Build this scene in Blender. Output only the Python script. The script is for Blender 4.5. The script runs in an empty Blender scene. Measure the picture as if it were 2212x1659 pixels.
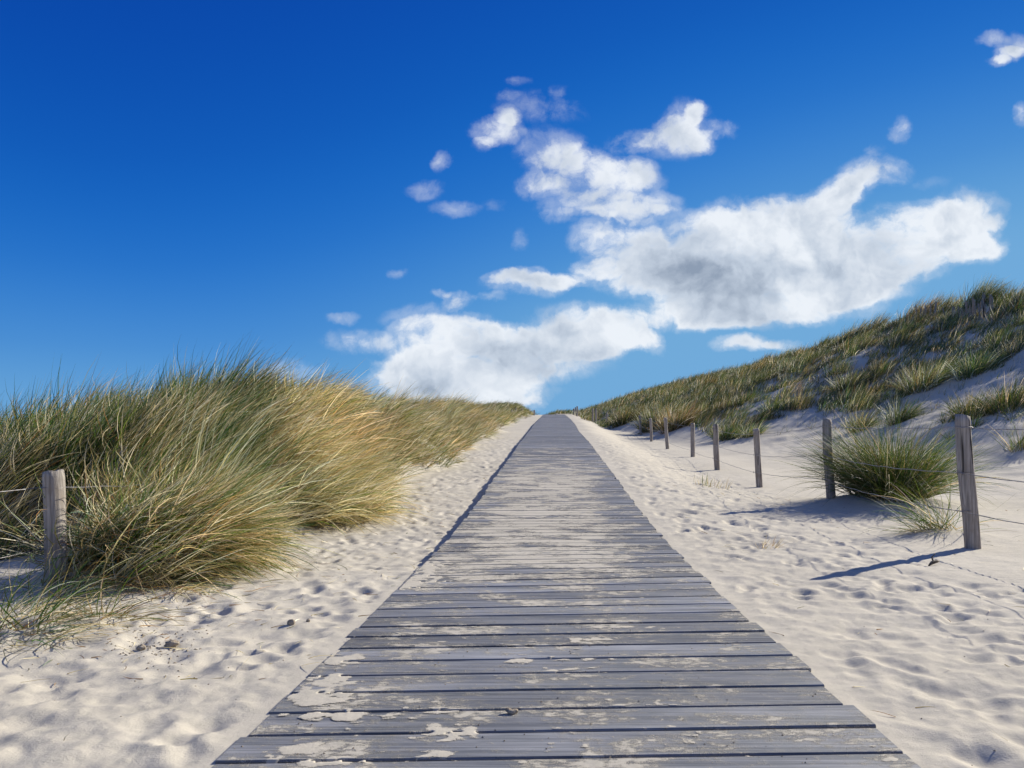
import bpy, math
import numpy as np
from mathutils import Vector

R = math.radians
sc = bpy.context.scene
col = sc.collection
rng = np.random.default_rng(7)

# ------------------------------------------------------------------ camera
CAM_Z = 0.92
cam_d = bpy.data.cameras.new("camera")
cam = bpy.data.objects.new("camera", cam_d)
col.objects.link(cam)
cam.location = (0, 0, CAM_Z)
cam.rotation_euler = (R(90), 0, 0)
cam_d.sensor_width = 36.0
cam_d.lens = 29.0
cam_d.shift_x = -0.0425
cam_d.shift_y = 0.0581
cam_d.clip_start = 0.05
cam_d.clip_end = 3000
sc.camera = cam

# ------------------------------------------------------------------ light
SUN_AZ = R(50.5)      # from +Y towards +X
SUN_EL = R(28.8)
sun_d = bpy.data.lights.new("sun", 'SUN')
sun_d.energy = 5.0
sun_d.angle = R(0.5)
sun_d.color = (1.0, 0.94, 0.80)
sun = bpy.data.objects.new("sun", sun_d)
col.objects.link(sun)
sdir = Vector((math.sin(SUN_AZ) * math.cos(SUN_EL), math.cos(SUN_AZ) * math.cos(SUN_EL), math.sin(SUN_EL)))
sun.rotation_euler = sdir.to_track_quat('Z', 'Y').to_euler()

vs = sc.view_settings
vs.view_transform = 'Standard'
vs.look = 'None'
vs.exposure = 0.50
vs.gamma = 1.0
vs.use_curve_mapping = False

# ------------------------------------------------------------------ node helper
class NT:
    def __init__(s, tree):
        s.t = tree
        tree.nodes.clear()
    def n(s, typ, ins=None, **kw):
        nd = s.t.nodes.new(typ)
        for k, v in kw.items():
            setattr(nd, k, v)
        for k, v in (ins or {}).items():
            sock = nd.inputs[k]
            if isinstance(v, bpy.types.NodeSocket):
                s.t.links.new(v, sock)
            else:
                sock.default_value = v
        return nd
    def m(s, op, a, b=0.0, c=0.0, clamp=False):
        nd = s.n('ShaderNodeMath', operation=op, use_clamp=clamp)
        for i, v in enumerate((a, b, c)):
            if isinstance(v, bpy.types.NodeSocket):
                s.t.links.new(v, nd.inputs[i])
            else:
                nd.inputs[i].default_value = v
        return nd.outputs[0]
    def v(s, op, a, b=None, c=None):
        nd = s.n('ShaderNodeVectorMath', operation=op)
        for i, x in enumerate((a, b, c)):
            if x is None: continue
            if isinstance(x, bpy.types.NodeSocket):
                s.t.links.new(x, nd.inputs[i])
            else:
                nd.inputs[i].default_value = x
        return nd
    def ss(s, x, a, b, lo=0.0, hi=1.0):
        nd = s.n('ShaderNodeMapRange', interpolation_type='SMOOTHSTEP')
        for i, q in enumerate((x, a, b, lo, hi)):
            if isinstance(q, bpy.types.NodeSocket):
                s.t.links.new(q, nd.inputs[i])
            else:
                nd.inputs[i].default_value = q
        return nd.outputs[0]
    def noise(s, vec, scale, detail=4, rough=0.5, lac=2.0, dist=0.0):
        return s.n('ShaderNodeTexNoise', {'Vector': vec, 'Scale': scale, 'Detail': detail,
                   'Roughness': rough, 'Lacunarity': lac, 'Distortion': dist})
    def mix(s, f, a, b, blend='MIX'):
        nd = s.n('ShaderNodeMix', data_type='RGBA', blend_type=blend)
        for i, q in ((0, f), (6, a), (7, b)):
            if isinstance(q, bpy.types.NodeSocket):
                s.t.links.new(q, nd.inputs[i])
            else:
                nd.inputs[i].default_value = q
        return nd.outputs[2]

# ------------------------------------------------------------------ sky with clouds
world = bpy.data.worlds.new("World")
sc.world = world
world.use_nodes = True
W = NT(world.node_tree)
sky = W.n('ShaderNodeTexSky', sky_type='NISHITA', sun_disc=False, sun_elevation=SUN_EL,
          sun_rotation=SUN_AZ, altitude=0.0, air_density=1.0, dust_density=0.15, ozone_density=3.0)
tc = W.n('ShaderNodeTexCoord')
D = tc.outputs['Generated']
sep = W.n('ShaderNodeSeparateXYZ', {0: D})
# deep polarised blue of the clear sea air, laid over the Nishita sky by elevation and distance from the sun
nis = W.v('SCALE', sky.outputs[0])
nis.inputs['Scale'].default_value = 0.10
el = W.m('MULTIPLY', W.m('ARCSINE', sep.outputs[2]), 57.2958)
sund = W.v('DOT_PRODUCT', D, tuple(sdir)).outputs['Value']
tt = W.m('SUBTRACT', el, W.m('MULTIPLY', W.ss(sund, 0.25, 1.0), 12.0))
ramp = W.n('ShaderNodeValToRGB', {0: W.m('MULTIPLY', tt, 1 / 60.0)})
ramp.color_ramp.interpolation = 'B_SPLINE'
RC = [(0.0, (.160, .395, .69)), (2.5, (.130, .365, .68)), (6, (.060, .265, .65)), (11, (.010, .160, .585)), (17, (.001, .098, .48)), (25, (.0, .056, .385)), (32, (.0, .05, .36)), (44, (.03, .09, .35)), (60, (.05, .12, .35))]
els = ramp.color_ramp.elements
els[0].position = 0; els[0].color = RC[0][1] + (1,)
els[1].position = 1; els[1].color = RC[-1][1] + (1,)
for e_, c_ in RC[1:-1]:
    q_ = els.new(e_ / 60.0); q_.color = c_ + (1,)
rdim = W.v('SCALE', ramp.outputs[0])
rdim.inputs['Scale'].default_value = 0.71
skyc = W.mix(0.98, nis.outputs[0], rdim.outputs[0])
# cloud field lives on the sky directions ahead (gnomonic around +Y)
yy = W.m('MAXIMUM', sep.outputs[1], 0.02)
U = W.m('DIVIDE', sep.outputs[0], yy)
V = W.m('DIVIDE', sep.outputs[2], yy)
uv0 = W.n('ShaderNodeCombineXYZ', {0: U, 1: V, 2: 0.0}).outputs[0]
w1 = W.noise(uv0, 6.0, 6, 0.62).outputs['Color']
w1 = W.v('SUBTRACT', w1, (0.5, 0.5, 0.5)).outputs[0]
w1 = W.v('MULTIPLY', w1, (0.085, 0.060, 0.0)).outputs[0]
uvw = W.v('ADD', uv0, w1).outputs[0]
def dq(x, y):     # photo display position (2212 wide) to direction slopes
    return ((x / 2.1602 - 555.5) / 825.0, (443.5 - y / 2.1602) / 825.0)
CL = [ # x, y, rx, ry, strength
 (1330,512,85,48,1),(1400,592,150,50,1),(1500,520,120,60,1),(1620,490,125,68,1.1),(1700,475,95,60,1),(1560,605,190,75,1.2),
 (1700,580,190,95,1.3),(1800,560,140,85,1.1),(1880,590,120,55,1),(1770,640,150,52,1),(1500,682,140,34,1),(1600,686,140,28,.9),
 (1785,455,70,55,.9),(1815,415,45,40,.7),(1885,372,70,36,1),(1850,410,50,30,.6),(2000,490,120,52,1.1),(2085,468,85,52,1),(2080,535,90,42,1),(1960,560,110,48,1),
 (2150,482,26,14,.7),(2120,540,60,25,.6),(1290,580,50,22,.6),
 (1150,740,190,34,1.1),(1260,715,130,50,1.1),(1350,712,85,42,1),(1395,742,45,20,.8),(950,735,105,40,1),(1020,718,65,30,.9),
 (1180,780,120,38,1),(1000,800,160,44,1.1),(900,790,80,36,.9),(1080,838,110,28,1),(970,835,120,44,1),(860,830,70,45,.7),(1060,872,100,22,.7),(640,805,60,26,.6),
 (1140,615,85,32,1),(1205,612,55,20,.9),(1100,600,45,20,.8),(1058,650,30,12,.5),
 (990,655,36,22,.9),(945,640,24,12,.6),(930,690,90,26,.55),(780,735,70,26,.75),(745,686,36,14,.6),(800,775,20,10,.5),
 (915,410,42,20,.5),(950,352,18,24,.55),(975,450,50,18,.5),(850,600,22,10,.5),(1122,515,18,28,.42),(1060,440,30,14,.3),
 (1065,292,55,30,.85),(1095,262,26,20,.6),(1035,320,22,16,.5),(1190,330,85,42,.7),(1280,368,120,50,.82),(1350,392,75,46,.75),(1165,402,60,22,.7),
 (1290,438,110,24,.8),(1365,298,60,26,.65),(1485,268,62,52,.85),(1450,300,70,40,.65),(1505,240,26,24,.8),(1530,300,30,22,.6),(1170,240,90,34,.45),(1115,180,24,14,.4),
 (1092,214,24,14,.4),(1205,200,26,12,.35),(1575,270,36,22,.6),(1430,435,36,22,.55),(1360,455,80,18,.7),(1210,465,40,14,.5),
 (1935,282,26,28,.7),(1890,322,22,12,.45),(2143,76,34,16,.6),(2175,112,40,20,.8),(2150,130,30,14,.6),(2205,90,30,26,.6),(2212,255,18,26,.8),
 (1612,747,56,18,1),(1688,749,45,14,.8),(1120,715,10,10,.4),(1990,400,50,12,.25),(1090,860,60,20,.5),(240,800,10,5,.1)]
RS = 1.30
def field(vec, lst):
    tot = None
    for (x, y, rx, ry, s) in lst:
        cu, cv = dq(x, y)
        ru, rv = rx * RS / 2.1602 / 825.0, ry * RS / 2.1602 / 825.0
        q = W.v('MULTIPLY_ADD', vec, (1 / ru, 1 / rv, 0), (-cu / ru, -cv / rv, 0)).outputs[0]
        d2 = W.v('DOT_PRODUCT', q, q).outputs['Value']
        f = W.m('SUBTRACT', 1.0, d2, clamp=True)
        tot = W.m('MULTIPLY_ADD', f, s, tot if tot is not None else 0.0)
    return tot
F = field(uvw, CL)
F = W.m('MINIMUM', F, 1.5)
n1 = W.noise(uvw, 10.0, 10, 0.62, 2.1).outputs['Fac']
n2 = W.noise(uvw, 42.0, 6, 0.65, 2.2).outputs['Fac']
nn = W.m('ADD', W.m('MULTIPLY', W.m('SUBTRACT', n1, 0.5), 3.0), W.m('MULTIPLY', W.m('SUBTRACT', n2, 0.5), 1.3))
Fs = W.m('ADD', F, nn)
gate = W.ss(F, 0.0, 0.95)
dens = W.m('MULTIPLY', W.ss(Fs, 0.12, 1.30), gate)
dens = W.m('MAXIMUM', dens, W.m('MULTIPLY', W.ss(Fs, -0.15, 0.9), W.m('MULTIPLY', W.ss(F, 0.0, 0.5), 0.32)))
# shading of the cloud: thickness relief along the sun side plus grey undersides
off = W.v('ADD', uvw, (0.012, 0.020, 0.0)).outputs[0]
n1b = W.noise(off, 8.0, 4, 0.5, 2.1).outputs['Fac']
n1a = W.noise(uvw, 8.0, 4, 0.5, 2.1).outputs['Fac']
relief = W.m('MULTIPLY', W.m('SUBTRACT', n1a, n1b), 1.7)
BEL = [(1470,598,150,46,1.0),(1600,600,150,50,.75),(1750,610,140,45,.45),(1660,560,120,40,.35),(1150,775,150,36,.9),(930,800,120,36,.7),(1080,760,120,26,.45),
       (1560,650,110,30,.5),(1900,560,110,34,.2),(1280,430,100,22,.2),(1700,500,90,34,.2),(900,850,120,34,.5),(1480,700,80,16,.25)]
belly = field(uvw, BEL)
edge = W.m('MULTIPLY', W.ss(Fs, 0.7, 2.3), 0.26)
bel = W.ss(belly, 0.0, 1.5)
bel = W.m('MULTIPLY', bel, W.m('ADD', 0.70, W.m('MULTIPLY', n1a, 0.55)))
lum = W.m('SUBTRACT', W.m('SUBTRACT', W.m('ADD', 0.91, relief), edge), W.m('MULTIPLY', bel, 0.30))
lum = W.m('MINIMUM', W.m('MAXIMUM', lum, 0.30), 0.95)
shade = W.n('ShaderNodeValToRGB', {0: lum})
cr = shade.color_ramp
cr.elements[0].position = 0.30; cr.elements[0].color = (0.27, 0.33, 0.43, 1)
cr.elements[1].position = 0.95; cr.elements[1].color = (0.86, 0.90, 0.95, 1)
e = cr.elements.new(0.6); e.color = (0.55, 0.62, 0.72, 1)
cloudc = shade.outputs[0]
cdim = W.v('SCALE', cloudc)
cdim.inputs['Scale'].default_value = 0.72
final = W.mix(W.m('MULTIPLY', dens, 0.95), skyc, cdim.outputs[0])
# unseen cloud added behind the viewer as a neutral fill light
bk_fill = W.ss(W.noise(D, 3.2, 7, 0.6).outputs['Fac'], 0.47, 0.62)
bk_fill = W.m('MULTIPLY', bk_fill, W.m('MULTIPLY', W.ss(sep.outputs[1], -0.05, -0.35), W.ss(sep.outputs[2], 0.03, 0.18)))
final = W.mix(W.m('MULTIPLY', bk_fill, 0.5), final, (0.62, 0.64, 0.67, 1))
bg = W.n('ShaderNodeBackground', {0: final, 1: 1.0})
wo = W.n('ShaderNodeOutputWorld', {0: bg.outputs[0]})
world.cycles.sampling_method = 'MANUAL'
world.cycles.sample_map_resolution = 512

# ------------------------------------------------------------------ terrain fields
def spectral(nx, ny, res, beta, lo, hi, seed, aniso=1.0):
    """random field with wavelengths between lo and hi metres"""
    r = np.random.default_rng(seed)
    fx = np.fft.fftfreq(nx, res)[None, :]; fy = np.fft.fftfreq(ny, res)[:, None] * aniso
    f = np.sqrt(fx * fx + fy * fy) + 1e-9
    a = f ** (-beta / 2)
    a = a * np.exp(-(f * lo) ** 2) * (1 - np.exp(-(f * hi) ** 2))
    z = np.fft.ifft2(np.fft.fft2(r.standard_normal((ny, nx))) * a).real
    return (z / z.std()).astype(np.float32)
class Map:
    def __init__(s, a, x0, y0, res):
        s.a, s.x0, s.y0, s.res = a, x0, y0, res
    def __call__(s, X, Y, wrap=False):
        ny, nx = s.a.shape
        fx = (X - s.x0) / s.res; fy = (Y - s.y0) / s.res
        if wrap:
            fx = fx % nx; fy = fy % ny
        ok = (fx >= 0) & (fx < nx - 1) & (fy >= 0) & (fy < ny - 1)
        fx = np.clip(fx, 0, nx - 1.001); fy = np.clip(fy, 0, ny - 1.001)
        ix = fx.astype(np.int32); iy = fy.astype(np.int32)
        tx = fx - ix; ty = fy - iy
        a = s.a
        r = (a[iy, ix] * (1 - tx) + a[iy, ix + 1] * tx) * (1 - ty) + (a[iy + 1, ix] * (1 - tx) + a[iy + 1, ix + 1] * tx) * ty
        return r if wrap else np.where(ok, r, 0)
def sm(x, a, b):
    t = np.clip((x - a) / (b - a), 0, 1)
    return t * t * (3 - 2 * t)

_ty = np.array([-20, 2.3, 4.9, 6.96, 9.17, 11.4, 14.7, 19.2, 23.2, 27.5, 33.8, 40, 53.7, 70, 79, 82, 86, 100, 130, 200, 400, 900])
_tz = np.array([0, 0, 0, .022, .09, .21, .426, .664, .92, 1.128, 1.436, 1.84, 2.52, 3.28, 3.70, 3.80, 3.78, 3.2, 1.5, -1, -3, -4])
_gy = np.arange(-20, 900, 0.1)
_gz = np.interp(_gy, _ty, _tz)
_k = np.hanning(31); _k /= _k.sum()
_gz = np.convolve(np.pad(_gz, 15, mode='edge'), _k, 'valid')
def zb(Y): return np.interp(Y, _gy, _gz)
def xc(Y): return np.interp(Y, [0, 2.5, 5, 20, 34, 50, 82], [0.03, .028, .012, -.01, -.07, -.05, -.17])

_coarse = spectral(1024, 1024, 0.12, 3.2, 0.5, 14, 3)
cmap = Map(_coarse, 0, 0, 0.12)
RES = 0.014
NX0, NX1, NY0, NY1 = -6.0, 8.5, 1.2, 34.0
nx, ny = int((NX1 - NX0) / RES), int((NY1 - NY0) / RES)
gx = (NX0 + np.arange(nx) * RES)[None, :].astype(np.float32); gy = (NY0 + np.arange(ny) * RES)[:, None].astype(np.float32)
lump = spectral(nx, ny, RES, 2.6, 0.10, 0.8, 11)
fine = spectral(nx, ny, RES, 2.0, 0.03, 0.14, 12)
tw = sm(gy, 7.0, 9.5) * .9
trodR = sm(gx, 0.98, 1.25) * (1 - sm(gx + 0.2 * lump, 2.2 + tw, 3.1 + tw))
trodL = sm(-gx, 0.98, 1.15) * (1 - sm(-gx + 0.1 * lump, 2.1, 2.9)) + (1 - sm(gy, 4.4, 5.2)) * sm(-gx, 2.0, 2.3)
trodL = np.clip(trodL, 0, 1)
nm = np.zeros((ny, nx), np.float32)
def dent(cx, cy, a, b, ang, depth):
    r = max(a, b) * 2.4
    x0 = int((cx - r - NX0) / RES); x1 = int((cx + r - NX0) / RES); y0 = int((cy - r - NY0) / RES); y1 = int((cy + r - NY0) / RES)
    if x0 < 0 or y0 < 0 or x1 >= nx or y1 >= ny: return
    X = gx[:, x0:x1] - cx; Y = gy[y0:y1] - cy
    ca, sa = math.cos(ang), math.sin(ang)
    p = (X * ca + Y * sa) / a; q = (-X * sa + Y * ca) / b
    d = np.sqrt(p * p + q * q)
    h = -np.exp(-(d ** 2.4)) + 0.26 * np.exp(-((d - 1.45) / 0.5) ** 2)
    nm[y0:y1, x0:x1] += depth * h
nd = 0
for (x0, x1, n, y0, y1) in ((1.2, 3.6, 620, 1.4, 30), (-2.3, -1.05, 420, 1.4, 30), (-4.2, -1.9, 70, 1.4, 4.6)):
    for k in range(n):
        yv = y0 + (y1 - y0) * rng.random() ** 1.25
        xv = x0 + (x1 - x0) * rng.random()
        ln = rng.uniform(0.07, 0.125); wd = rng.uniform(0.05, 0.075)
        an = math.pi / 2 + rng.normal(0, 0.55); dp = rng.uniform(0.010, 0.028) * (0.35 + 0.65 * min(1, max(0, yv - 1.8) / 3))
        dent(xv, yv, ln * .75, wd, an, dp)
        dent(xv - math.cos(an) * .13, yv - math.sin(an) * .13, ln * .5, wd * .8, an, dp * .8)
trod = np.maximum(trodR, trodL)
ripx = sm(gx, 2.2, 3.0)
ph = spectral(nx, ny, RES, 3.0, 0.25, 3.0, 14)
rip = np.sin((gy + 0.10 * gx) * 2 * math.pi / 0.085 + ph * 2.0) * (0.5 + 0.5 * np.clip(ph + .3, 0, 1))
nm = nm * (0.10 + 0.9 * trod) + lump * (0.0016 + 0.0046 * trod) + fine * (0.0003 + 0.0009 * trod) + rip * 0.0030 * ripx * (1 - trod)
nm = np.maximum(nm, -.026 + .15 * (nm + .026))
nm *= np.clip((34 - gy) / 6, 0, 1) * sm(np.abs(gx), 0.95, 1.10)
nearmap = Map(nm.astype(np.float32), NX0, NY0, RES)
del lump, fine, ph, rip

def hillh(X, Y):
    """absolute height of the right-hand dune"""
    X0 = np.interp(Y, [0, 28, 44, 52, 90], [5.0, 4.9, 4.3, 2.9, 2.2])
    top = np.interp(Y, [-20, 10, 22, 34.3, 37.5, 42, 46, 55, 66, 80, 100, 140], [5.4, 6.0, 6.5, 6.75, 7.35, 7.4, 7.15, 6.5, 6.35, 6.0, 3.8, 0])
    Xr = np.interp(Y, [0, 30, 40, 55, 66, 80], [19.5, 20, 19, 16.0, 14, 11])
    base = zb(Y) + drop(Y)
    t = (X - X0) / (Xr - X0)
    t = np.clip(t, 0, 1)
    bow = np.interp(Y, [0, 30, 48, 62], [0.0, 0.0, 0.3, 0.75])
    s1 = t ** np.interp(Y, [20, 36], [1.95, 1.2])
    s2 = np.sin(t * math.pi / 2) ** 0.85
    s = s1 * (1 - bow) + s2 * bow
    h = base + (top - base) * s
    h = h - np.clip(X - Xr, 0, 200) * 0.10
    return h
def drop(Y):
    return np.interp(Y, [0, 7, 11, 15.2, 20, 25, 30, 36, 43, 60, 80, 90], [.03, .03, -.06, -.33, -.40, -.45, -.48, -.56, -.62, -.4, -.1, 0])
def H(X, Y, detail=True):
    X = np.asarray(X, float); Y = np.asarray(Y, float)
    z0 = zb(Y)
    c = cmap(X + 40, Y + 40, wrap=True)
    c2 = cmap(X * 3.1 + 90, Y * 3.1 + 10, wrap=True)
    # right side
    r = z0 - .012 + drop(Y) * sm(X, 1.25, 3.4)
    hr = hillh(X, Y) + c * 0.07 * sm(X, 6, 11) + c2 * .018 * sm(X, 5, 8)
    # blowout hollow on the near slope
    hr = hr - 0.3 * np.exp(-((X - 9.0) / 3.0) ** 2 - ((Y - 20) / 6.0) ** 2)
    rr = np.where(X > 2.0, np.maximum(r, hr) if False else r + np.clip(hr - (z0 + drop(Y)), -0.6, 99) * sm(X, np.interp(Y, [40, 50], [3.6, 2.3]), np.interp(Y, [40, 50], [5.6, 3.9])), r)
    # mound under the big green tuft and at its neighbour
    rr = rr + 0.16 * np.exp(-((X - 4.35) / .75) ** 2 - ((Y - 10.9) / .9) ** 2)
    rr = rr + 0.07 * np.exp(-((X - 3.65) / .4) ** 2 - ((Y - 7.75) / .35) ** 2)
    # left side
    dl = np.interp(Y, [0, 5.9, 6.5, 9, 50, 60], [0, 0, -.07, -.10, -.10, -.03])
    l = z0 - .008 + dl
    hl = np.interp(Y, [0, 6.4, 7.8, 10, 11.6, 14, 17, 19.5, 22, 26, 33, 37, 43, 50, 60, 75, 82, 90, 120], [.36, .46, .78, 1.12, 1.30, 1.24, 1.18, .92, .76, .80, .95, .85, .42, .35, .6, .85, .6, .25, 0])
    xs = np.interp(Y, [5, 7.6, 8.6], [-2.35, -2.35, -2.18]) + 0.16 * np.sin(Y * 1.1 + 1) + 0.12 * np.sin(Y * 0.43) 
    front = sm(Y, 4.7, 6.8)
    bank = sm(-X, -xs, -xs + 1.9) * front
    lowcorner = sm(-X, 3.0, 3.7) * (1 - sm(Y + .3 * c2, 6.6, 8.4))
    bank = bank * (1 - lowcorner) * (1 - .62 * sm(-X, 4.7, 9.0))
    l = l + hl * bank + c * .12 * sm(-X, 3.2, 6) + c2 * .07 * bank 
    l = l + 0.06 * np.exp(-((X + 2.7) / .5) ** 2 - ((Y - 4.15) / .4) ** 2)
    
    l = l - 3.5 * sm(-X, 11, 45)
    z = np.where(X > 0, rr, l)
    # low dune just past the crest
    z = z + 1.15 * np.exp(-((Y - 97) / 7) ** 2) * (1 - np.exp(-((X + 8) / 3.0) ** 2)) * sm(X, -3, 0.5)
    if detail:
        z = z + nearmap(X, Y)
        z = z + 0.01 * c2 * sm(Y, 20, 40) * sm(np.abs(X), 1.0, 1.6)
    return z
def Hg(X, Y):
    """ground mesh: sunk under the boards"""
    z = H(X, Y)
    ax = np.abs(X - xc(Y))
    under = (1 - sm(ax, 0.955, 0.985)) * (Y < 86)
    return z * (1 - under) + (zb(Y) - 0.16) * under

# ------------------------------------------------------------------ materials
def new_mat(name):
    m = bpy.data.materials.new(name); m.use_nodes = True
    return m, NT(m.node_tree)
def sand_nodes(N, P):
    a = N.noise(P, 0.5, 4, 0.6).outputs['Fac']
    b = N.noise(P, 14.0, 6, 0.65).outputs['Fac']
    g = N.noise(P, 900.0, 2, 0.7).outputs['Fac']
    c = N.mix(N.ss(a, 0.3, 0.7), (0.50, 0.455, 0.38, 1), (0.57, 0.52, 0.435, 1))
    c = N.mix(N.ss(b, 0.35, 0.75, 0, .55), c, (0.43, 0.40, 0.33, 1))
    c = N.mix(N.ss(g, 0.30, 0.42, .35, 0), c, (0.22, 0.19, 0.16, 1))
    bh = N.m('ADD', N.m('MULTIPLY', g, 0.0016), N.m('MULTIPLY', N.noise(P, 120.0, 4, .65).outputs['Fac'], 0.0035))
    bh = N.m('ADD', bh, N.m('MULTIPLY', b, 0.010))
    return c, bh
def mat_sand():
    m, N = new_mat("dune_sand")
    P = N.n('ShaderNodeTexCoord').outputs['Object']
    c, bh = sand_nodes(N, P)
    bump = N.n('ShaderNodeBump', {'Height': bh, 'Strength': 0.55, 'Distance': 1.0})
    b = N.n('ShaderNodeBsdfPrincipled', {'Base Color': c, 'Roughness': 0.95, 'Normal': bump.outputs[0], 'Specular IOR Level': 0.15})
    N.n('ShaderNodeOutputMaterial', {0: b.outputs[0]})
    return m
def mat_drift():
    """loose grains: the layer breaks up into separate grains towards its thin edges"""
    m, N = new_mat("thin_blown_sand")
    P = N.n('ShaderNodeTexCoord').outputs['Object']
    c, bh = sand_nodes(N, P)
    bump = N.n('ShaderNodeBump', {'Height': bh, 'Strength': 0.5, 'Distance': 1.0})
    b = N.n('ShaderNodeBsdfPrincipled', {'Base Color': c, 'Roughness': 0.95, 'Normal': bump.outputs[0], 'Specular IOR Level': 0.15})
    cv = N.n('ShaderNodeAttribute', attribute_name='cover', attribute_type='GEOMETRY').outputs['Fac']
    g1 = N.noise(P, 320.0, 3, 0.7).outputs['Fac']
    g2 = N.noise(P, 60.0, 5, 0.7).outputs['Fac']
    a = N.m('ADD', cv, N.m('MULTIPLY', N.m('SUBTRACT', g1, 0.5), 2.2))
    a = N.m('ADD', a, N.m('MULTIPLY', N.m('SUBTRACT', g2, 0.5), 2.4))
    a = N.ss(a, 0.0, 0.35)
    tr = N.n('ShaderNodeBsdfTransparent')
    mx = N.n('ShaderNodeMixShader', {0: a, 1: tr.outputs[0], 2: b.outputs[0]})
    N.n('ShaderNodeOutputMaterial', {0: mx.outputs[0]})
    return m
def mat_board():
    m, N = new_mat("weathered_planks")
    P = N.n('ShaderNodeTexCoord').outputs['Object']
    idn = N.n('ShaderNodeAttribute', attribute_name='plank', attribute_type='GEOMETRY')
    pid = idn.outputs['Fac']
    shift = N.n('ShaderNodeCombineXYZ', {0: N.m('MULTIPLY', pid, 37.0), 1: 0.0, 2: N.m('MULTIPLY', pid, 11.0)}).outputs[0]
    Q = N.v('ADD', P, shift).outputs[0]
    g1 = N.noise(N.v('MULTIPLY', Q, (1.3, 55.0, 8.0)).outputs[0], 1.0, 7, 0.62, dist=0.5).outputs['Fac']
    g2 = N.noise(N.v('MULTIPLY', Q, (5.0, 240.0, 20.0)).outputs[0], 1.0, 4, 0.6).outputs['Fac']
    g3 = N.noise(N.v('MULTIPLY', Q, (0.9, 6.0, 8.0)).outputs[0], 1.0, 4, 0.6).outputs['Fac']
    c = N.mix(N.ss(g1, 0.3, 0.7), (0.068, 0.073, 0.083, 1), (0.205, 0.207, 0.222, 1))
    c = N.mix(N.ss(g3, 0.42, 0.72, 0, .5), c, (0.40, 0.40, 0.415, 1))
    c = N.mix(N.ss(g2, 0.52, 0.72, 0, .45), c, (0.06, 0.065, 0.08, 1))
    c = N.mix(N.ss(N.noise(Q, 3.0, 4, .6).outputs['Fac'], .45, .75, 0, .4), c, (0.115, 0.125, 0.125, 1))
    var = N.m('ADD', 0.70, N.m('MULTIPLY', pid, 0.62))
    c = N.v('SCALE', c).outputs[0]
    c.node.inputs['Scale'].default_value = 1
    N.t.links.new(var, c.node.inputs['Scale'])
    # trodden-in sand film
    sp = N.n('ShaderNodeSeparateXYZ', {0: P})
    s1 = N.noise(N.v('MULTIPLY', P, (1.0, 1.5, 1)).outputs[0], 2.2, 3, 0.6).outputs['Fac']
    s2 = N.noise(N.v('MULTIPLY', P, (1.0, 1.6, 1)).outputs[0], 16.0, 8, 0.72).outputs['Fac']
    s3 = N.noise(P, 260.0, 3, 0.7).outputs['Fac']
    # more film where the sand blows across, 5 to 16 m along the walk
    zone = N.m('MULTIPLY', N.ss(sp.outputs[1], 4.6, 6.5), N.ss(sp.outputs[1], 20, 12))
    zn = N.m('MULTIPLY', zone, N.ss(N.m('ABSOLUTE', N.m('ADD', sp.outputs[0], 0.15)), 1.1, 0.35))
    f = N.m('ADD', N.m('ADD', N.m('MULTIPLY', s1, 0.9), N.m('MULTIPLY', s2, 0.85)), N.m('MULTIPLY', s3, 0.35))
    f = N.m('ADD', f, N.m('MULTIPLY', zn, 0.155))
    f = N.m('SUBTRACT', f, N.m('MULTIPLY', N.ss(sp.outputs[1], 18, 26), 0.10))
    film = N.m('MAXIMUM', N.m('MULTIPLY', N.ss(f, 0.98, 1.34), 0.62), N.m('MULTIPLY', N.ss(f, 1.09, 1.18), 0.90))
    speck = N.m('MULTIPLY', N.ss(N.noise(P, 150.0, 3, 0.6).outputs['Fac'], 0.66, 0.70), 0.65)
    speck = N.m('MULTIPLY', speck, N.ss(s1, .35, .6))
    film = N.m('MAXIMUM', film, speck)
    sc_, bh = sand_nodes(N, P)
    c = N.mix(film, c, sc_)
    hgt = N.m('ADD', N.m('MULTIPLY', g1, 0.0022), N.m('MULTIPLY', g2, 0.0014))
    hgt = N.m('ADD', hgt, N.m('MULTIPLY', film, N.m('ADD', 0.0025, N.m('MULTIPLY', bh, .6))))
    bump = N.n('ShaderNodeBump', {'Height': hgt, 'Strength': 0.8, 'Distance': 1.0})
    rough = N.m('ADD', 0.50, N.m('MULTIPLY', film, 0.42))
    rough = N.m('ADD', rough, N.m('MULTIPLY', g2, .15))
    b = N.n('ShaderNodeBsdfPrincipled', {'Base Color': c, 'Roughness': rough, 'Normal': bump.outputs[0], 'Specular IOR Level': 0.28})
    N.n('ShaderNodeOutputMaterial', {0: b.outputs[0]})
    return m
def mat_grass():
    m, N = new_mat("marram_blades")
    at = N.n('ShaderNodeAttribute', attribute_name='col', attribute_type='GEOMETRY').outputs['Color']
    d = N.n('ShaderNodeBsdfDiffuse', {0: at})
    tr = N.n('ShaderNodeBsdfTranslucent', {0: at})
    mx = N.n('ShaderNodeMixShader', {0: 0.42, 1: d.outputs[0], 2: tr.outputs[0]})
    gl = N.n('ShaderNodeBsdfGlossy', {0: (1, 1, 1, 1), 'Roughness': 0.55})
    fr = N.n('ShaderNodeFresnel', {'IOR': 1.38})
    m2 = N.n('ShaderNodeMixShader', {0: N.m('MULTIPLY', fr.outputs[0], 0.08), 1: mx.outputs[0], 2: gl.outputs[0]})
    N.n('ShaderNodeOutputMaterial', {0: m2.outputs[0]})
    return m
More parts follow.
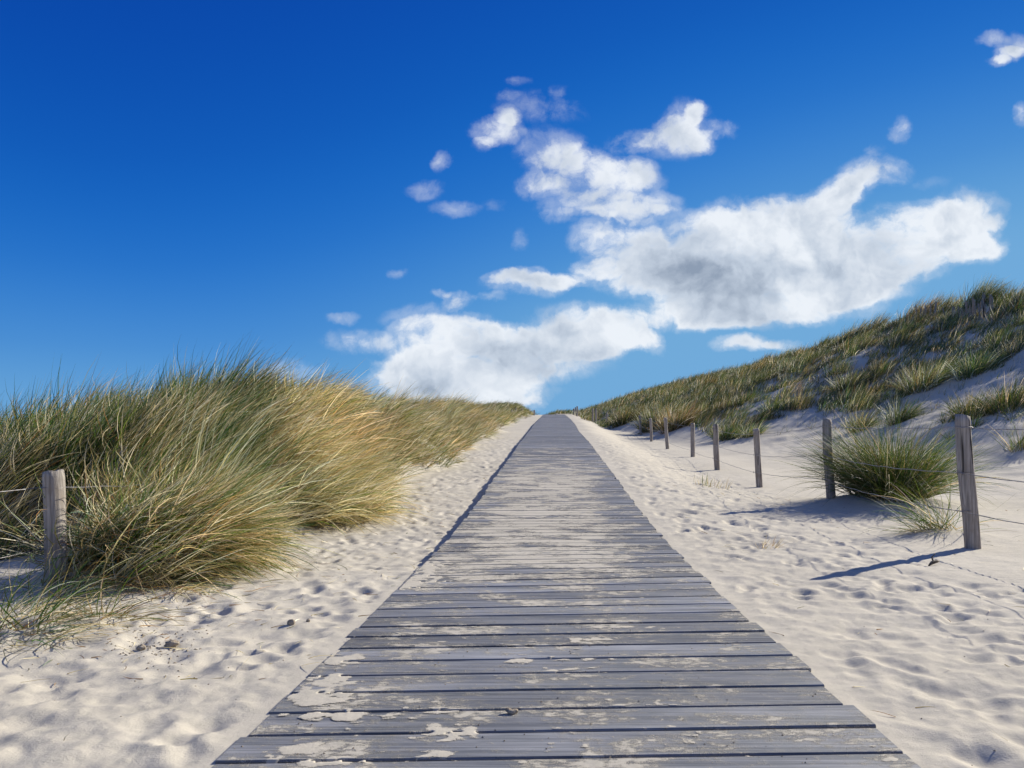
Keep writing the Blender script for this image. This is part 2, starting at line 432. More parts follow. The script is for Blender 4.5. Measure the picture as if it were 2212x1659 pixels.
def mat_post():
    m, N = new_mat("silvered_post_wood")
    P = N.n('ShaderNodeTexCoord').outputs['Object']
    oi = N.n('ShaderNodeObjectInfo').outputs['Random']
    Q = N.v('ADD', P, N.n('ShaderNodeCombineXYZ', {0: N.m('MULTIPLY', oi, 9), 1: oi, 2: N.m('MULTIPLY', oi, 23)}).outputs[0]).outputs[0]
    g = N.noise(N.v('MULTIPLY', Q, (60, 60, 2.2)).outputs[0], 1.0, 6, 0.65, dist=.6).outputs['Fac']
    g2 = N.noise(N.v('MULTIPLY', Q, (26, 26, 0.8)).outputs[0], 1.0, 3, 0.6).outputs['Fac']
    kn = N.noise(N.v('MULTIPLY', Q, (9, 9, 5)).outputs[0], 1.0, 4, 0.6).outputs['Fac']
    c = N.mix(N.ss(g, .3, .7), (0.17, 0.15, 0.13, 1), (0.46, 0.41, 0.36, 1))
    c = N.mix(N.ss(kn, .45, .72, 0, .6), c, (0.24, 0.19, 0.14, 1))
    crack = N.ss(g2, .355, .33)
    c = N.mix(crack, c, (0.02, 0.017, 0.014, 1))
    h = N.m('SUBTRACT', N.m('MULTIPLY', g, .006), N.m('MULTIPLY', crack, .008))
    bump = N.n('ShaderNodeBump', {'Height': h, 'Strength': 0.9, 'Distance': 1.0})
    b = N.n('ShaderNodeBsdfPrincipled', {'Base Color': c, 'Roughness': 0.85, 'Normal': bump.outputs[0]})
    N.n('ShaderNodeOutputMaterial', {0: b.outputs[0]})
    return m
def mat_simple(name, c1, c2, scale, rough, metal=0.0, bumpd=0.0):
    m, N = new_mat(name)
    P = N.n('ShaderNodeTexCoord').outputs['Object']
    n = N.noise(P, scale, 5, .65).outputs['Fac']
    c = N.mix(N.ss(n, .35, .65), c1 + (1,), c2 + (1,))
    bump = N.n('ShaderNodeBump', {'Height': N.m('MULTIPLY', n, bumpd), 'Strength': 1.0, 'Distance': 1.0})
    b = N.n('ShaderNodeBsdfPrincipled', {'Base Color': c, 'Roughness': rough, 'Metallic': metal, 'Normal': bump.outputs[0]})
    N.n('ShaderNodeOutputMaterial', {0: b.outputs[0]})
    return m
M_SAND = mat_sand(); M_DRIFT = mat_drift(); M_BOARD = mat_board(); M_GRASS = mat_grass(); M_POST = mat_post()
M_WIRE = mat_simple("galvanised_wire", (0.30, 0.30, 0.31), (0.16, 0.14, 0.13), 40, .5, .7)
M_BEAM = mat_simple("dark_edge_timber", (0.06, 0.06, 0.065), (0.12, 0.12, 0.125), 6, .8, 0, .003)
M_CLOD = mat_simple("damp_sand_clod", (0.26, 0.205, 0.145), (0.40, 0.34, 0.26), 30, .95, 0, .02)
M_DARK = mat_simple("driftwood", (0.05, 0.04, 0.03), (0.17, 0.13, 0.09), 30, .85, 0, .01)
M_STAKE = mat_simple("split_chestnut", (0.33, 0.30, 0.27), (0.20, 0.17, 0.14), 20, .85, 0, .004)

# ------------------------------------------------------------------ mesh helpers
def mesh_obj(name, V, Q, mat, parent=None, colors=None, smooth=False, tris=None, link=True):
    me = bpy.data.meshes.new(name)
    V = np.asarray(V, np.float32); Q = np.asarray(Q, np.int32)
    k = Q.shape[1] if Q.ndim == 2 else 4
    me.vertices.add(len(V)); me.vertices.foreach_set('co', V.ravel())
    me.loops.add(Q.size); me.loops.foreach_set('vertex_index', Q.ravel())
    me.polygons.add(len(Q))
    me.polygons.foreach_set('loop_start', np.arange(0, Q.size, k, dtype=np.int32))
    if smooth:
        me.polygons.foreach_set('use_smooth', np.ones(len(Q), bool))
    me.update(calc_edges=True)
    if colors is not None:
        a = me.color_attributes.new('col', 'FLOAT_COLOR', 'POINT')
        c4 = np.ones((len(V), 4), np.float32); c4[:, :3] = colors
        a.data.foreach_set('color', c4.ravel())
    me.materials.append(mat)
    o = bpy.data.objects.new(name, me)
    if link: col.objects.link(o)
    if parent: o.parent = parent
    return o
def tag(o, label=None, cat=None, group=None, kind=None):
    if label: o['label'] = label
    if cat: o['category'] = cat
    if group: o['group'] = group
    if kind: o['kind'] = kind
    return o
def empty(name, loc):
    o = bpy.data.objects.new(name, None); col.objects.link(o)
    o.location = loc; o.empty_display_size = .2
    return o
def grid_faces(nr, nc):
    i = np.arange(nr * nc).reshape(nr, nc)
    return np.stack([i[:-1, :-1], i[:-1, 1:], i[1:, 1:], i[1:, :-1]], -1).reshape(-1, 4)
class Tubes:
    def __init__(s): s.V = []; s.F = []; s.n = 0
    def add(s, pts, rad, sides=6, cap=True):
        pts = np.asarray(pts, float); n = len(pts)
        rad = np.broadcast_to(rad, (n,)).astype(float)
        T = np.gradient(pts, axis=0); T /= np.linalg.norm(T, axis=1)[:, None] + 1e-12
        up = np.array([0, 0, 1.0]) if abs(T[0, 2]) < .9 else np.array([0, 1.0, 0])
        A = np.cross(T, up); A /= np.linalg.norm(A, axis=1)[:, None]
        B = np.cross(T, A)
        th = np.linspace(0, 2 * math.pi, sides, endpoint=False)
        ring = pts[:, None] + rad[:, None, None] * (A[:, None] * np.cos(th)[None, :, None] + B[:, None] * np.sin(th)[None, :, None])
        s.V.append(ring.reshape(-1, 3))
        i = s.n + np.arange(n * sides).reshape(n, sides)
        j = np.roll(i, -1, axis=1)
        s.F.append(np.stack([i[:-1], j[:-1], j[1:], i[1:]], -1).reshape(-1, 4))
        s.n += n * sides
        if cap:
            for e, ctr in ((0, pts[0]), (n - 1, pts[-1])):
                s.V.append(ctr[None]); c = s.n; s.n += 1
                a = i[e]; b = j[e]
                s.F.append(np.stack([a, b, np.full(sides, c), np.full(sides, c)], -1) if False else np.stack([a, b, np.full(sides, c), a], -1)[:, [0, 1, 2, 2]])
    def build(s, name, mat, parent=None, smooth=True):
        V = np.concatenate(s.V); Fq = np.concatenate(s.F)
        me = bpy.data.meshes.new(name)
        faces = [tuple(dict.fromkeys(f)) for f in Fq.tolist()]
        me.from_pydata(V.tolist(), [], faces); me.update()
        if smooth: me.polygons.foreach_set('use_smooth', np.ones(len(me.polygons), bool))
        me.materials.append(mat)
        o = bpy.data.objects.new(name, me); col.objects.link(o)
        if parent: o.parent = parent
        return o

# ------------------------------------------------------------------ ground
ys = [-25, -15, -8, -4, -2, -1, 0, .6, 1.0, 1.3]
y = 1.5
while y < 95:
    ys.append(y); y += max(.011, .0052 * y)
while y < 900:
    ys.append(y); y *= 1.05
ys = np.array(ys)
ui = np.linspace(-.74, .74, 1250)
uo = np.geomspace(.75, 9, 60)
uu = np.concatenate([-uo[::-1], ui, uo])
Xg = uu[None, :] * (np.maximum(ys, 0)[:, None] + 3.2)
Yg = np.broadcast_to(ys[:, None], Xg.shape)
# snap columns to the board edge for a crisp line
Zg = Hg(Xg, Yg)
far = sm(np.hypot(Xg, Yg), 150, 400)
Zg = Zg * (1 - far) + (-3.0) * far
ground = mesh_obj("sand_ground", np.stack([Xg, Yg, Zg], -1).reshape(-1, 3), grid_faces(*Xg.shape), M_SAND, smooth=True)
tag(ground, kind='structure')
del Zg

# ------------------------------------------------------------------ boardwalk
PITCH = 0.2235
def skew(Y): return np.interp(Y, [0, 2.5, 4.0, 5.6, 6.6, 8.0, 9.5, 200], [.038, .040, .062, .115, .08, .035, 0.004, 0])
V = []; Fc = []; ids = []
nv = 0
y = 1.30; k = 0
while y < 84.5:
    gap = 0.014 + 0.005 * rng.random()
    if k in (12, 35, 58, 81, 104, 127, 150, 173, 210): gap = 0.036
    y0, y1 = y + gap / 2, y + PITCH - gap / 2
    dz = rng.normal(0, .0005); tl = rng.normal(0, .0006)
    xl = -1.0 + rng.normal(0, .011); xr = 1.0 + rng.normal(0, .011)
    near = y < 14
    xsn = np.linspace(xl, xr, 9 if near else 3)
    bow = rng.normal(0, .0004)
    th = .034
    bv = .005
    pro = [(y0, -th), (y0, -bv), (y0 + bv, 0), (y1 - bv, 0), (y1, -bv), (y1, -th)]
    n = len(xsn); m = len(pro)
    ee = rng.normal(0, .0012, (n, 2))
    for ix, x in enumerate(xsn):
        for iy_, (py, pz) in enumerate(pro):
            e_ = ee[ix, 0] if iy_ < 3 else ee[ix, 1]
            yy_ = py + skew(py) * x + e_
            zz = float(zb(py)) + pz + dz + tl * x + bow * (1 - x * x)
            V.append((x + float(xc(py)), yy_, zz))
    for ix in range(n - 1):
        for j in range(m - 1):
            a = nv + ix * m + j
            Fc.append((a, a + 1, a + m + 1, a + m))
    cap0 = [nv + j for j in range(m)]
    cap1 = [nv + (n - 1) * m + j for j in range(m)]
    Fc.append(tuple(cap0)); Fc.append(tuple(reversed(cap1)))
    ids += [rng.random()] * (n * m)
    nv += n * m
    y += PITCH; k += 1
me = bpy.data.meshes.new("boardwalk"); me.from_pydata(V, [], Fc); me.update()
a = me.attributes.new('plank', 'FLOAT', 'POINT'); a.data.foreach_set('value', np.array(ids, np.float32))
me.materials.append(M_BOARD)
board = bpy.data.objects.new("boardwalk", me); col.objects.link(board)
tag(board, kind='structure')
# edge joists carrying the planks
for sgn in (-1, 1, 0):
    V = []; Fc = []
    yb = np.arange(1.3, 84.5, 0.5)
    for i, yv in enumerate(yb):
        x = sgn * 0.93 + float(xc(yv)); z = float(zb(yv))
        w_ = .03
        V += [(x - w_, yv, z - .037), (x + w_, yv, z - .037), (x + w_, yv, z - .155), (x - w_, yv, z - .155)]
        if i:
            b_ = 4 * (i - 1)
            for j in range(4):
                Fc.append((b_ + j, b_ + (j + 1) % 4, b_ + 4 + (j + 1) % 4, b_ + 4 + j))
    me = bpy.data.meshes.new("joist"); me.from_pydata(V, [], Fc); me.update(); me.materials.append(M_BEAM)
    o = bpy.data.objects.new("joist", me); col.objects.link(o); o.parent = board

# loose sand blown over the planks (a thin real layer bridging the gaps)
yr = []; y = 1.45
while y < 32:
    yr.append(y); y += max(.006, .0028 * y)
yr = np.array(yr)
xr_ = np.linspace(-1.03, 1.03, 330)
Xd, Yd = np.meshgrid(xr_, yr)
bx, by = int(2.4 / .012), int(34 / .012)
q1 = Map(spectral(bx, by, .012, 3.0, .10, 1.2, 31, 1.3), -1.2, 0, .012)(Xd, Yd)
q2 = Map(spectral(bx, by, .012, 2.2, .020, .25, 32), -1.2, 0, .012)(Xd, Yd)
def blob(x, y, rx, ry): return np.exp(-((Xd - x) / rx) ** 2 - ((Yd - y) / ry) ** 2)
put = np.zeros_like(Xd)
def onb(px, py): # photo pixel (4096) on the boards -> x,y
    Yv = 3300 * CAM_Z / (py - 1774.0)
    return (px - 2222) / 3300.0 * Yv, Yv
for (px, py, rx, ry, s) in ((1350, 2640, .10, .11, 2.6), (1300, 2720, .11, .12, 2.6), (1250, 2790, .13, .10, 2.8), (1330, 2860, .18, .07, 2.4), (1150, 3000, .13, .06, 2.2), (1250, 3050, .18, .05, 2.0),
        (1760, 2925, .09, .07, 2.3), (2180, 2680, .10, .05, 1.7), (2060, 2640, .10, .06, 1.7), (1750, 2840, .07, .05, 1.8), (2560, 2820, .14, .03, 1.5), (2330, 2560, .2, .05, 1.5), (2300, 2640, .16, .05, 1.6), (1745, 3020, .06, .04, 1.6),
        (1560, 2580, .08, .06, 1.4), (2450, 2510, .3, .03, 1.6)):
    bx_, by_ = onb(px, py)
    put = np.maximum(put, s * blob(bx_, by_, rx, ry))
strip = np.exp(-((Xd + .55) / .38) ** 2) * sm(Yd, 4.9, 5.6) * (1 - sm(Yd, 6.6, 9.5))
mid = np.exp(-((Xd - .12 * np.sin(Yd)) / .45) ** 2) * sm(Yd, 7, 9) * (1 - sm(Yd, 13, 17))
ledge = np.exp(-((Xd + .99) / .20) ** 2) * np.exp(-((Yd - 5.9) / .75) ** 2)
q3 = Map(spectral(bx, by, .012, 1.2, .02, .09, 33), -1.2, 0, .012)(Xd * .55, Yd)
fld = 0.30 * q1 + 0.45 * q2 + 0.60 * q3 + put + 0.9 * strip + 0.5 * mid + 2.4 * ledge - 1.50
fld = fld + .25 * put - 3.0 * sm(Yd, 7.0, 9.0)
hh = .0007 + .0016 * (1 - np.exp(-np.clip(fld + .7, 0, 9) * .5)) + .0002 * q2
hh = np.where(fld < -.95, hh + (fld + .95) * .30, hh)
yp_ = (Yd - skew(Yd) * Xd - 1.30) % PITCH
in_gap = ((yp_ < .009) | (yp_ > PITCH - .009)) & (fld < .9)
hh = np.where(in_gap, -.05, hh)
hh = np.maximum(hh, -.07)
Zd = zb(Yd - skew(Yd) * Xd) + hh
inb = np.abs(Xd) > 1.0
Zd = np.where(inb, zb(Yd) - .07, Zd)
drift = mesh_obj("blown_sand", np.stack([Xd + xc(Yd), Yd, Zd], -1).reshape(-1, 3), grid_faces(*Xd.shape), M_DRIFT, smooth=True)
at_ = drift.data.attributes.new('cover', 'FLOAT', 'POINT'); at_.data.foreach_set('value', np.where(inb, -3, fld).ravel().astype(np.float32))
tag(drift, "thin drifts and patches of pale sand lying across the grey planks", "sand", kind='stuff')

# ------------------------------------------------------------------ grass blades
GREEN = np.array([[.070, .130, .026], [.100, .170, .028], [.055, .120, .045], [.14, .19, .032]])
OLIVE = np.array([[.23, .22, .065], [.19, .18, .06], [.28, .24, .085]])
STRAW = np.array([[.62, .52, .27], [.54, .44, .20], [.74, .65, .40], [.42, .33, .14]])
PALE = np.array([[.88, .80, .58], [.80, .70, .46]])
RUST = np.array([[.38, .20, .07], [.30, .17, .06]])
def pick_cols(n, w, r):
    """w: weights green, olive, straw, rust"""
    w = np.asarray(w, float); w = w / w.sum()
    kind = r.choice(4, n, p=w)
    out = np.empty((n, 3))
    for i, pal in enumerate((GREEN, OLIVE, STRAW, RUST)):
        m = kind == i
        out[m] = pal[r.integers(0, len(pal), m.sum())]
    m = (kind >= 1) & (kind <= 2) & (r.random(n) < .15)
    out[m] = PALE[r.integers(0, 2, m.sum())]
    return out * r.uniform(.6, 1.3, (n, 1))
class Blades:
    def __init__(s): s.V = []; s.F = []; s.C = []; s.n = 0
    def add(s, base, head, tilt, bend, L, width, cols, seg, r, wind=None, windk=0.0, rootcol=(.22, .15, .07), flat=1.0, pw=1.25):
        n = len(base)
        t = np.linspace(0, 1, seg + 1)
        th = tilt[:, None] + bend[:, None] * t[None, :] ** pw
        hd = head[:, None] + np.zeros(seg + 1)[None]
        if wind is not None:
            dlt = (wind - head + math.pi) % (2 * math.pi) - math.pi
            hd = hd + dlt[:, None] * windk * t[None] ** .8
        dx = np.sin(th) * np.cos(hd); dy = np.sin(th) * np.sin(hd); dz = np.cos(th)
        Dv = np.stack([dx, dy, dz], -1)
        st = (L / seg)[:, None, None] * Dv
        P = np.zeros((n, seg + 1, 3)); P[:, 1:] = np.cumsum(.5 * (st[:, :-1] + st[:, 1:]), 1)
        P += base[:, None]
        S = np.stack([-np.sin(hd), np.cos(hd), np.zeros_like(hd)], -1)
        Nn = np.stack([np.cos(th) * np.cos(hd), np.cos(th) * np.sin(hd), -np.sin(th)], -1)
        ph = r.uniform(-1.2, 1.2, n)[:, None, None] + r.uniform(-.6, .6, n)[:, None, None] * t[None, :, None]
        S = S * np.cos(ph) + Nn * np.sin(ph)
        wt = (1 - t ** 2.2) * .92 + .08
        hw = .5 * width[:, None, None] * wt[None, :, None]
        Lp = P - S * hw; Rp = P + S * hw
        VV = np.stack([Lp, Rp], 2).reshape(n, -1, 3)
        c = np.broadcast_to(cols[:, None, None, :], (n, seg + 1, 2, 3)).copy()
        rk = np.clip(1 - t / .22, 0, 1)[None, :, None, None] * .7
        c = c * (1 - rk) + np.asarray(rootcol) * rk
        i = s.n + (np.arange(n) * (2 * (seg + 1)))[:, None] + 2 * np.arange(seg)[None]
        s.F.append(np.stack([i, i + 1, i + 3, i + 2], -1).reshape(-1, 4))
        s.V.append(VV.reshape(-1, 3)); s.C.append(c.reshape(-1, 3)); s.n += n * 2 * (seg + 1)
    def build(s, name, origin=None, parent=None):
        V = np.concatenate(s.V)
        if origin is not None: V = V - np.asarray(origin)
        o = mesh_obj(name, V, np.concatenate(s.F), M_GRASS, colors=np.concatenate(s.C), parent=parent)
        if origin is not None: o.location = origin
        return o
WIND = 0.12   # heading of the wind: towards +X
def tussocks(B, cx, cy, n, rad, L, tilt, bend, width, w, seg, r, windk=.65, spread=1.0, sink=.03, wind=WIND, windp=.55, fn=None, tone=1.0, rootcol=(.22, .155, .07), dome=0, domeL=0.0):
    """cx,cy arrays of tussock centres; n blades each"""
    m = len(cx)
    rad = np.broadcast_to(rad, (m,)); L = np.broadcast_to(L, (m,))
    ci = np.repeat(np.arange(m), n)
    N_ = len(ci)
    a = r.uniform(0, 2 * math.pi, N_); rr = np.sqrt(r.random(N_)) * rad[ci]
    bx = cx[ci] + np.cos(a) * rr; by = cy[ci] + np.sin(a) * rr
    bz = H(bx, by, detail=False) - sink
    out = a + r.normal(0, .5, N_)
    wd = wind + r.normal(0, .35, N_)
    if dome:
        G = dome
        gi = np.floor(cx / G + .37 * np.sin(np.floor(cy / G) * 2.3)); gj = np.floor(cy / G)
        hsh = np.sin(gi * 12.9898 + gj * 78.233) * 43758.5453; hsh = hsh - np.floor(hsh)
        hs2 = np.sin(gi * 39.3 + gj * 11.1) * 24634.63; hs2 = hs2 - np.floor(hs2)
        gcx = (gi + .5 - .37 * np.sin(gj * 2.3) + (hsh - .5) * .3) * G; gcy = (gj + .5 + (hs2 - .5) * .3) * G
        ddx = (bx - gcx[ci]) / G; ddy = (by - gcy[ci]) / G
        dd = np.clip(np.hypot(ddx, ddy) * 1.7, 0, 1.2)
        out = np.arctan2(ddy, ddx) + r.normal(0, .45, N_)
        Lf = (1.10 + domeL - (.38 + 1.6 * domeL) * dd) * (.86 + .3 * hsh[ci])
    usew = r.random(N_) < windp
    head = np.where(usew, wd, out)
    frac = rr / np.maximum(rad[ci], 1e-6)
    ti = tilt[0] + (tilt[1] - tilt[0]) * np.clip(.25 + .6 * frac * spread + r.normal(0, .22, N_), 0, 1.3)
    be = r.uniform(bend[0], bend[1], N_) * (.6 + .6 * frac)
    Lb = L[ci] * r.uniform(.55, 1.12, N_)
    if dome:
        Lb = Lb * Lf; ti = ti + .28 * dd
    cols = pick_cols(N_, w, r)
    if dome:
        cols = cols * (.75 + .5 * hs2[ci])[:, None] * (1 + (hsh[ci] - .5)[:, None] * np.array([[.18, .04, -.15]]))
    tt = (r.uniform(.72, 1.25, m))[ci][:, None] * (1 + (r.random((m, 1)) - .5) * .25 * np.array([[1, -.2, -.6]]))[ci]
    wdt = width * r.uniform(.7, 1.25, N_)
    B.add(np.stack([bx, by, bz], -1), head, ti, be, Lb, wdt, cols * tt * tone, seg, r, wind=np.full(N_, wind), windk=windk, rootcol=rootcol)
def scatter(x0, x1, y0, y1, spacing, r, fn=None, yfn=None):
    nx_ = int((x1 - x0) / spacing) + 1; ny_ = int((y1 - y0) / spacing) + 1
    X, Y = np.meshgrid(x0 + np.arange(nx_) * spacing, y0 + np.arange(ny_) * spacing)
    X = (X + r.uniform(-.5, .5, X.shape) * spacing).ravel(); Y = (Y + r.uniform(-.5, .5, Y.shape) * spacing).ravel()
    if fn is not None:
        k = fn(X, Y) > r.random(len(X)); X, Y = X[k], Y[k]
    return X, Y

# ---- left bank
rl = np.random.default_rng(21)
def foot(Y): return np.interp(Y, [5, 7.6, 8.6], [-2.95, -2.95, -2.62]) + 0.20 * np.sin(Y * 1.1 + 1) + .18 * np.sin(Y * .43) - .18 * np.exp(-((Y - 13.3) / .8) ** 2)
def leftmask(X, Y):
    m = (X < foot(Y)) * 1.0
    m = m * np.where((X < -3.0) & (Y < 6.7 + .25 * np.clip(-X - 3.2, 0, 3)), 0, 1) * (Y > 5.35)
    m = m * (1 - .0 * X)
    return m
BL = Blades()
X, Y = scatter(-8.5, -2.2, 5.3, 12.5, .40, rl, leftmask)
left_green = np.clip((-X - 3.1) / 1.6, 0, 1) * (1 - sm(Y, 9.5, 11.5) * .5)
g = rl.random(len(X)) < left_green * .80 + .05
tussocks(BL, X[g], Y[g], 175, .25, rl.uniform(.62, 1.12, g.sum()), (.04, .70), (.05, .6), .0092, (.60, .20, .18, .02), 6, rl, windp=.38, tone=1.0, dome=1.15, domeL=.10)
g = ~g
tussocks(BL, X[g], Y[g], 180, .25, rl.uniform(.62, 1.1, g.sum()), (.10, .95), (.1, .75), .0092, (.16, .20, .58, .06), 6, rl, windp=.46, tone=1.28, dome=1.15, domeL=.10)
X, Y = scatter(-5.4, -3.1, 7.2, 9.6, .40, rl)
tussocks(BL, X, Y, 150, .24, rl.uniform(.7, .95, len(X)), (.08, .8), (.1, .8), .0078, (.3, .25, .42, .03), 6, rl, windp=.55, tone=1.15)
X, Y = scatter(-9, -2.2, 12.5, 30, .46, rl, leftmask)
tussocks(BL, X, Y, 110, .26, rl.uniform(.55, 1.1, len(X)), (.08, .85), (.2, 1.1), .012, (.16, .26, .53, .05), 5, rl, windp=.55, tone=1.2, dome=1.3)
X, Y = scatter(-9, -2.2, 30, 55, .62, rl, leftmask)
tussocks(BL, X, Y, 70, .34, rl.uniform(.5, 1.05, len(X)), (.08, .8), (.2, 1.0), .014, (.20, .30, .46, .04), 4, rl, windp=.6, tone=1.1, dome=1.6)
X, Y = scatter(-9, -2.3, 55, 92, .8, rl, leftmask)
tussocks(BL, X, Y, 60, .45, rl.uniform(.6, .85, len(X)), (.08, .8), (.2, 1.0), .022, (.38, .34, .26, .02), 3, rl, windp=.66, tone=1.0, dome=2.0)
X, Y = scatter(-26, -8.3, 7, 55, .75, rl)
tussocks(BL, X, Y, 62, .48, rl.uniform(.5, .9, len(X)), (.08, .8), (.2, .8), .016, (.40, .30, .28, .02), 3, rl, windp=.66)
o = BL.build("marram_grass")
tag(o, "dense straw and green marram grass covering the left bank", "grass", kind='stuff')

def thing_tussock(name, label, cat, cx, cy, parts, group=None):
    """parts: list of kwargs for tussocks()"""
    z = float(H(cx, cy, detail=False))
    B = Blades()
    for p in parts:
        q = dict(p); xs_ = q.pop('xs', [cx]); ys_ = q.pop('ys', [cy])
        tussocks(B, np.array(xs_, float), np.array(ys_, float), **q)
    o = B.build(name, origin=(cx, cy, z))
    return tag(o, label, cat, group=group)
def cluster(cx, cy, sx, sy, n, r): return (cx + r.normal(0, sx, n)), (cy + r.normal(0, sy, n))

rt = np.random.default_rng(44)
# arching tussock right of the left post
xs_, ys_ = cluster(-2.93, 5.95, .20, .30, 26, rt)
xs2, ys2 = cluster(-2.80, 5.40, .20, .14, 9, rt)
thing_tussock("marram_tussock", "large arching straw and green tussock spilling onto the sand just right of the left post", "grass tussock", -2.75, 5.9, [
    dict(xs=xs_, ys=ys_, n=270, rad=.16, L=.92, tilt=(.25, 1.15), bend=(.35, 1.35), width=.0072, w=(.34, .22, .38, .06), seg=7, r=rt, windp=.66, wind=-.2, tone=1.15),
    dict(xs=xs2, ys=ys2, n=110, rad=.12, L=.55, tilt=(.6, 1.5), bend=(.4, 1.5), width=.0055, w=(.12, .2, .48, .2), seg=6, r=rt, windp=.45, wind=-.6)])
xs_, ys_ = cluster(-3.0, 9.9, .26, .50, 30, rt)
thing_tussock("marram_tussock", "pale golden tussock leaning over the sandy path midway along the left bank", "grass tussock", -3.0, 9.9, [
    dict(xs=xs_, ys=ys_, n=230, rad=.2, L=.98, tilt=(.25, 1.15), bend=(.3, 1.3), width=.0085, w=(.12, .20, .63, .05), seg=6, r=rt, windp=.68, wind=-.15, tone=1.25)])
# young clump in front of the left post
xs_ = [-2.62, -2.42, -2.66, -2.36, -2.86, -2.55]; ys_ = [4.15, 3.86, 3.82, 4.3, 4.25, 4.0]
thing_tussock("marram_tussock", "small loose clump of green and straw blades at the foot of the left post", "grass tussock", -2.6, 4.0, [
    dict(xs=xs_, ys=ys_, n=38, rad=.13, L=.44, tilt=(.15, 1.3), bend=(.2, 1.3), width=.0055, w=(.55, .2, .22, .03), seg=7, r=rt, windp=.25),
    dict(xs=xs_, ys=ys_, n=60, rad=.16, L=.40, tilt=(.8, 1.6), bend=(.1, .8), width=.005, w=(.1, .2, .6, .1), seg=6, r=rt, windp=.3)])
xs_ = [-2.95, -3.02, -2.86]; ys_ = [4.75, 4.9, 5.1]
thing_tussock("marram_tussock", "sprawling flattened straw clump around the base of the left post", "grass tussock", -2.95, 4.9, [
    dict(xs=xs_, ys=ys_, n=55, rad=.2, L=.38, tilt=(.8, 1.5), bend=(.2, 1.0), width=.0055, w=(.3, .2, .42, .08), seg=6, r=rt, windp=.5),
    dict(xs=xs_, ys=ys_, n=9, rad=.2, L=.5, tilt=(.05, .6), bend=(.1, .8), width=.0055, w=(.7, .2, .1, 0), seg=6, r=rt, windp=.2)])

# ---- right side individual tussocks
def rg(px, py):   # photo pixel (4096) to a point on the right-hand ground by marching
    u = (px - 2222) / 3300.0; v = (1774 - py) / 3300.0
    Yv = np.geomspace(2, 120, 6000)
    d = CAM_Z + v * Yv - H(u * Yv, Yv, detail=False)
    k = np.argmax(d < 0)
    return u * Yv[k], Yv[k]
xs_ = [4.25, 4.5, 4.3, 4.75, 4.4, 4.9, 4.2, 4.55]; ys_ = [10.7, 11.1, 10.5, 11.3, 10.9, 11.5, 10.95, 10.8]
thing_tussock("marram_tussock", "big round dark green tussock between the two nearest posts of the right fence", "grass tussock", 4.2, 10.9, [
    dict(xs=xs_, ys=ys_, n=400, rad=.27, L=1.22, tilt=(.0, .95), bend=(.2, 1.1), width=.0068, w=(.66, .26, .08, .0), seg=6, r=rt, windp=.16, windk=.1, wind=3.3, tone=1.0)])
thing_tussock("marram_tussock", "small sparse green tussock just left of the nearest right post", "grass tussock", 3.62, 7.75, [
    dict(xs=[3.74, 3.62, 3.52], ys=[7.75, 7.8, 7.8], n=52, rad=.12, L=.74, tilt=(.1, 1.15), bend=(.2, 1.0), width=.0055, w=(.7, .25, .05, 0), seg=7, r=rt, windp=.6, wind=3.2, windk=.5),
    dict(xs=[3.57, 3.42], ys=[7.7, 7.75], n=40, rad=.12, L=.38, tilt=(.8, 1.45), bend=(.1, .7), width=.005, w=(.3, .4, .3, 0), seg=5, r=rt, windp=.6, wind=3.2, windk=.5)])
SPECS = [ # px, py (base), radius, length, blades, weights, label
 (3600, 1690, .30, .95, 420, (.35, .45, .18, .02), "upright olive tussock standing alone above the big round green one"),
 (3440, 1720, .32, .80, 380, (.30, .45, .22, .03), "olive tussock at the foot of the dune behind the second right post"),
 (3900, 1660, .55, .80, 620, (.60, .28, .12, 0), "wide loose green tussock on bare sand above the nearest right post"),
 (4040, 1625, .60, .95, 620, (.62, .28, .10, 0), "loose green tussock on the bare slope near the right edge"),
 (4090, 1790, .30, .80, 160, (.66, .28, .06, 0), "thin green tussock cut by the right edge behind the nearest right post"),
 (3785, 1690, .14, .50, 46, (.6, .3, .1, 0), "little sprig with thin stems left of the nearest right post top"),
 (3895, 1712, .12, .60, 60, (.55, .35, .1, 0), "slim sprig rising right behind the top of the nearest right post"),
 (4060, 1672, .14, .55, 50, (.55, .35, .1, 0), "short sprig below the loose green tussock at the right edge"),
 (3810, 1752, .12, .45, 34, (.6, .3, .1, 0), "tiny sprig on the sand level with the top wire"),
 (3390, 1560, .55, .95, 500, (.25, .40, .30, .05), "broad brown tussock halfway up the dune, in the middle of its slope"),
 (3700, 1545, .75, 1.05, 800, (.25, .45, .27, .03), "tall broad olive tussock at the top edge of the shaded sand slope"),
 (3900, 1490, .55, .95, 500, (.45, .38, .17, 0), "green tussock hanging over the shaded slope near the right edge"),
 (3100, 1640, .5, .8, 380, (.5, .38, .12, 0), "dark green tussock on the low dune slope above the third right post"),
 (2905, 1755, .45, .75, 420, (.45, .38, .15, .02), "spiky green tussock behind the fourth right post at the dune foot"),
 (3000, 1745, .40, .70, 300, (.45, .38, .15, .02), "spiky tussock at the dune foot between the third and fourth right posts"),
 (2640, 1702, .9, 1.45, 1400, (.22, .42, .28, .08), "tall golden brown tussock behind the farthest posts of the right fence"),
 (2705, 1712, .7, 1.35, 900, (.12, .38, .32, .18), "rusty brown tussock at the right end of the dense bank by the far posts"),
 (2500, 1692, .7, 1.1, 800, (.4, .38, .2, .02), "dark tussock shading the sand left of the farthest fence posts"),
]
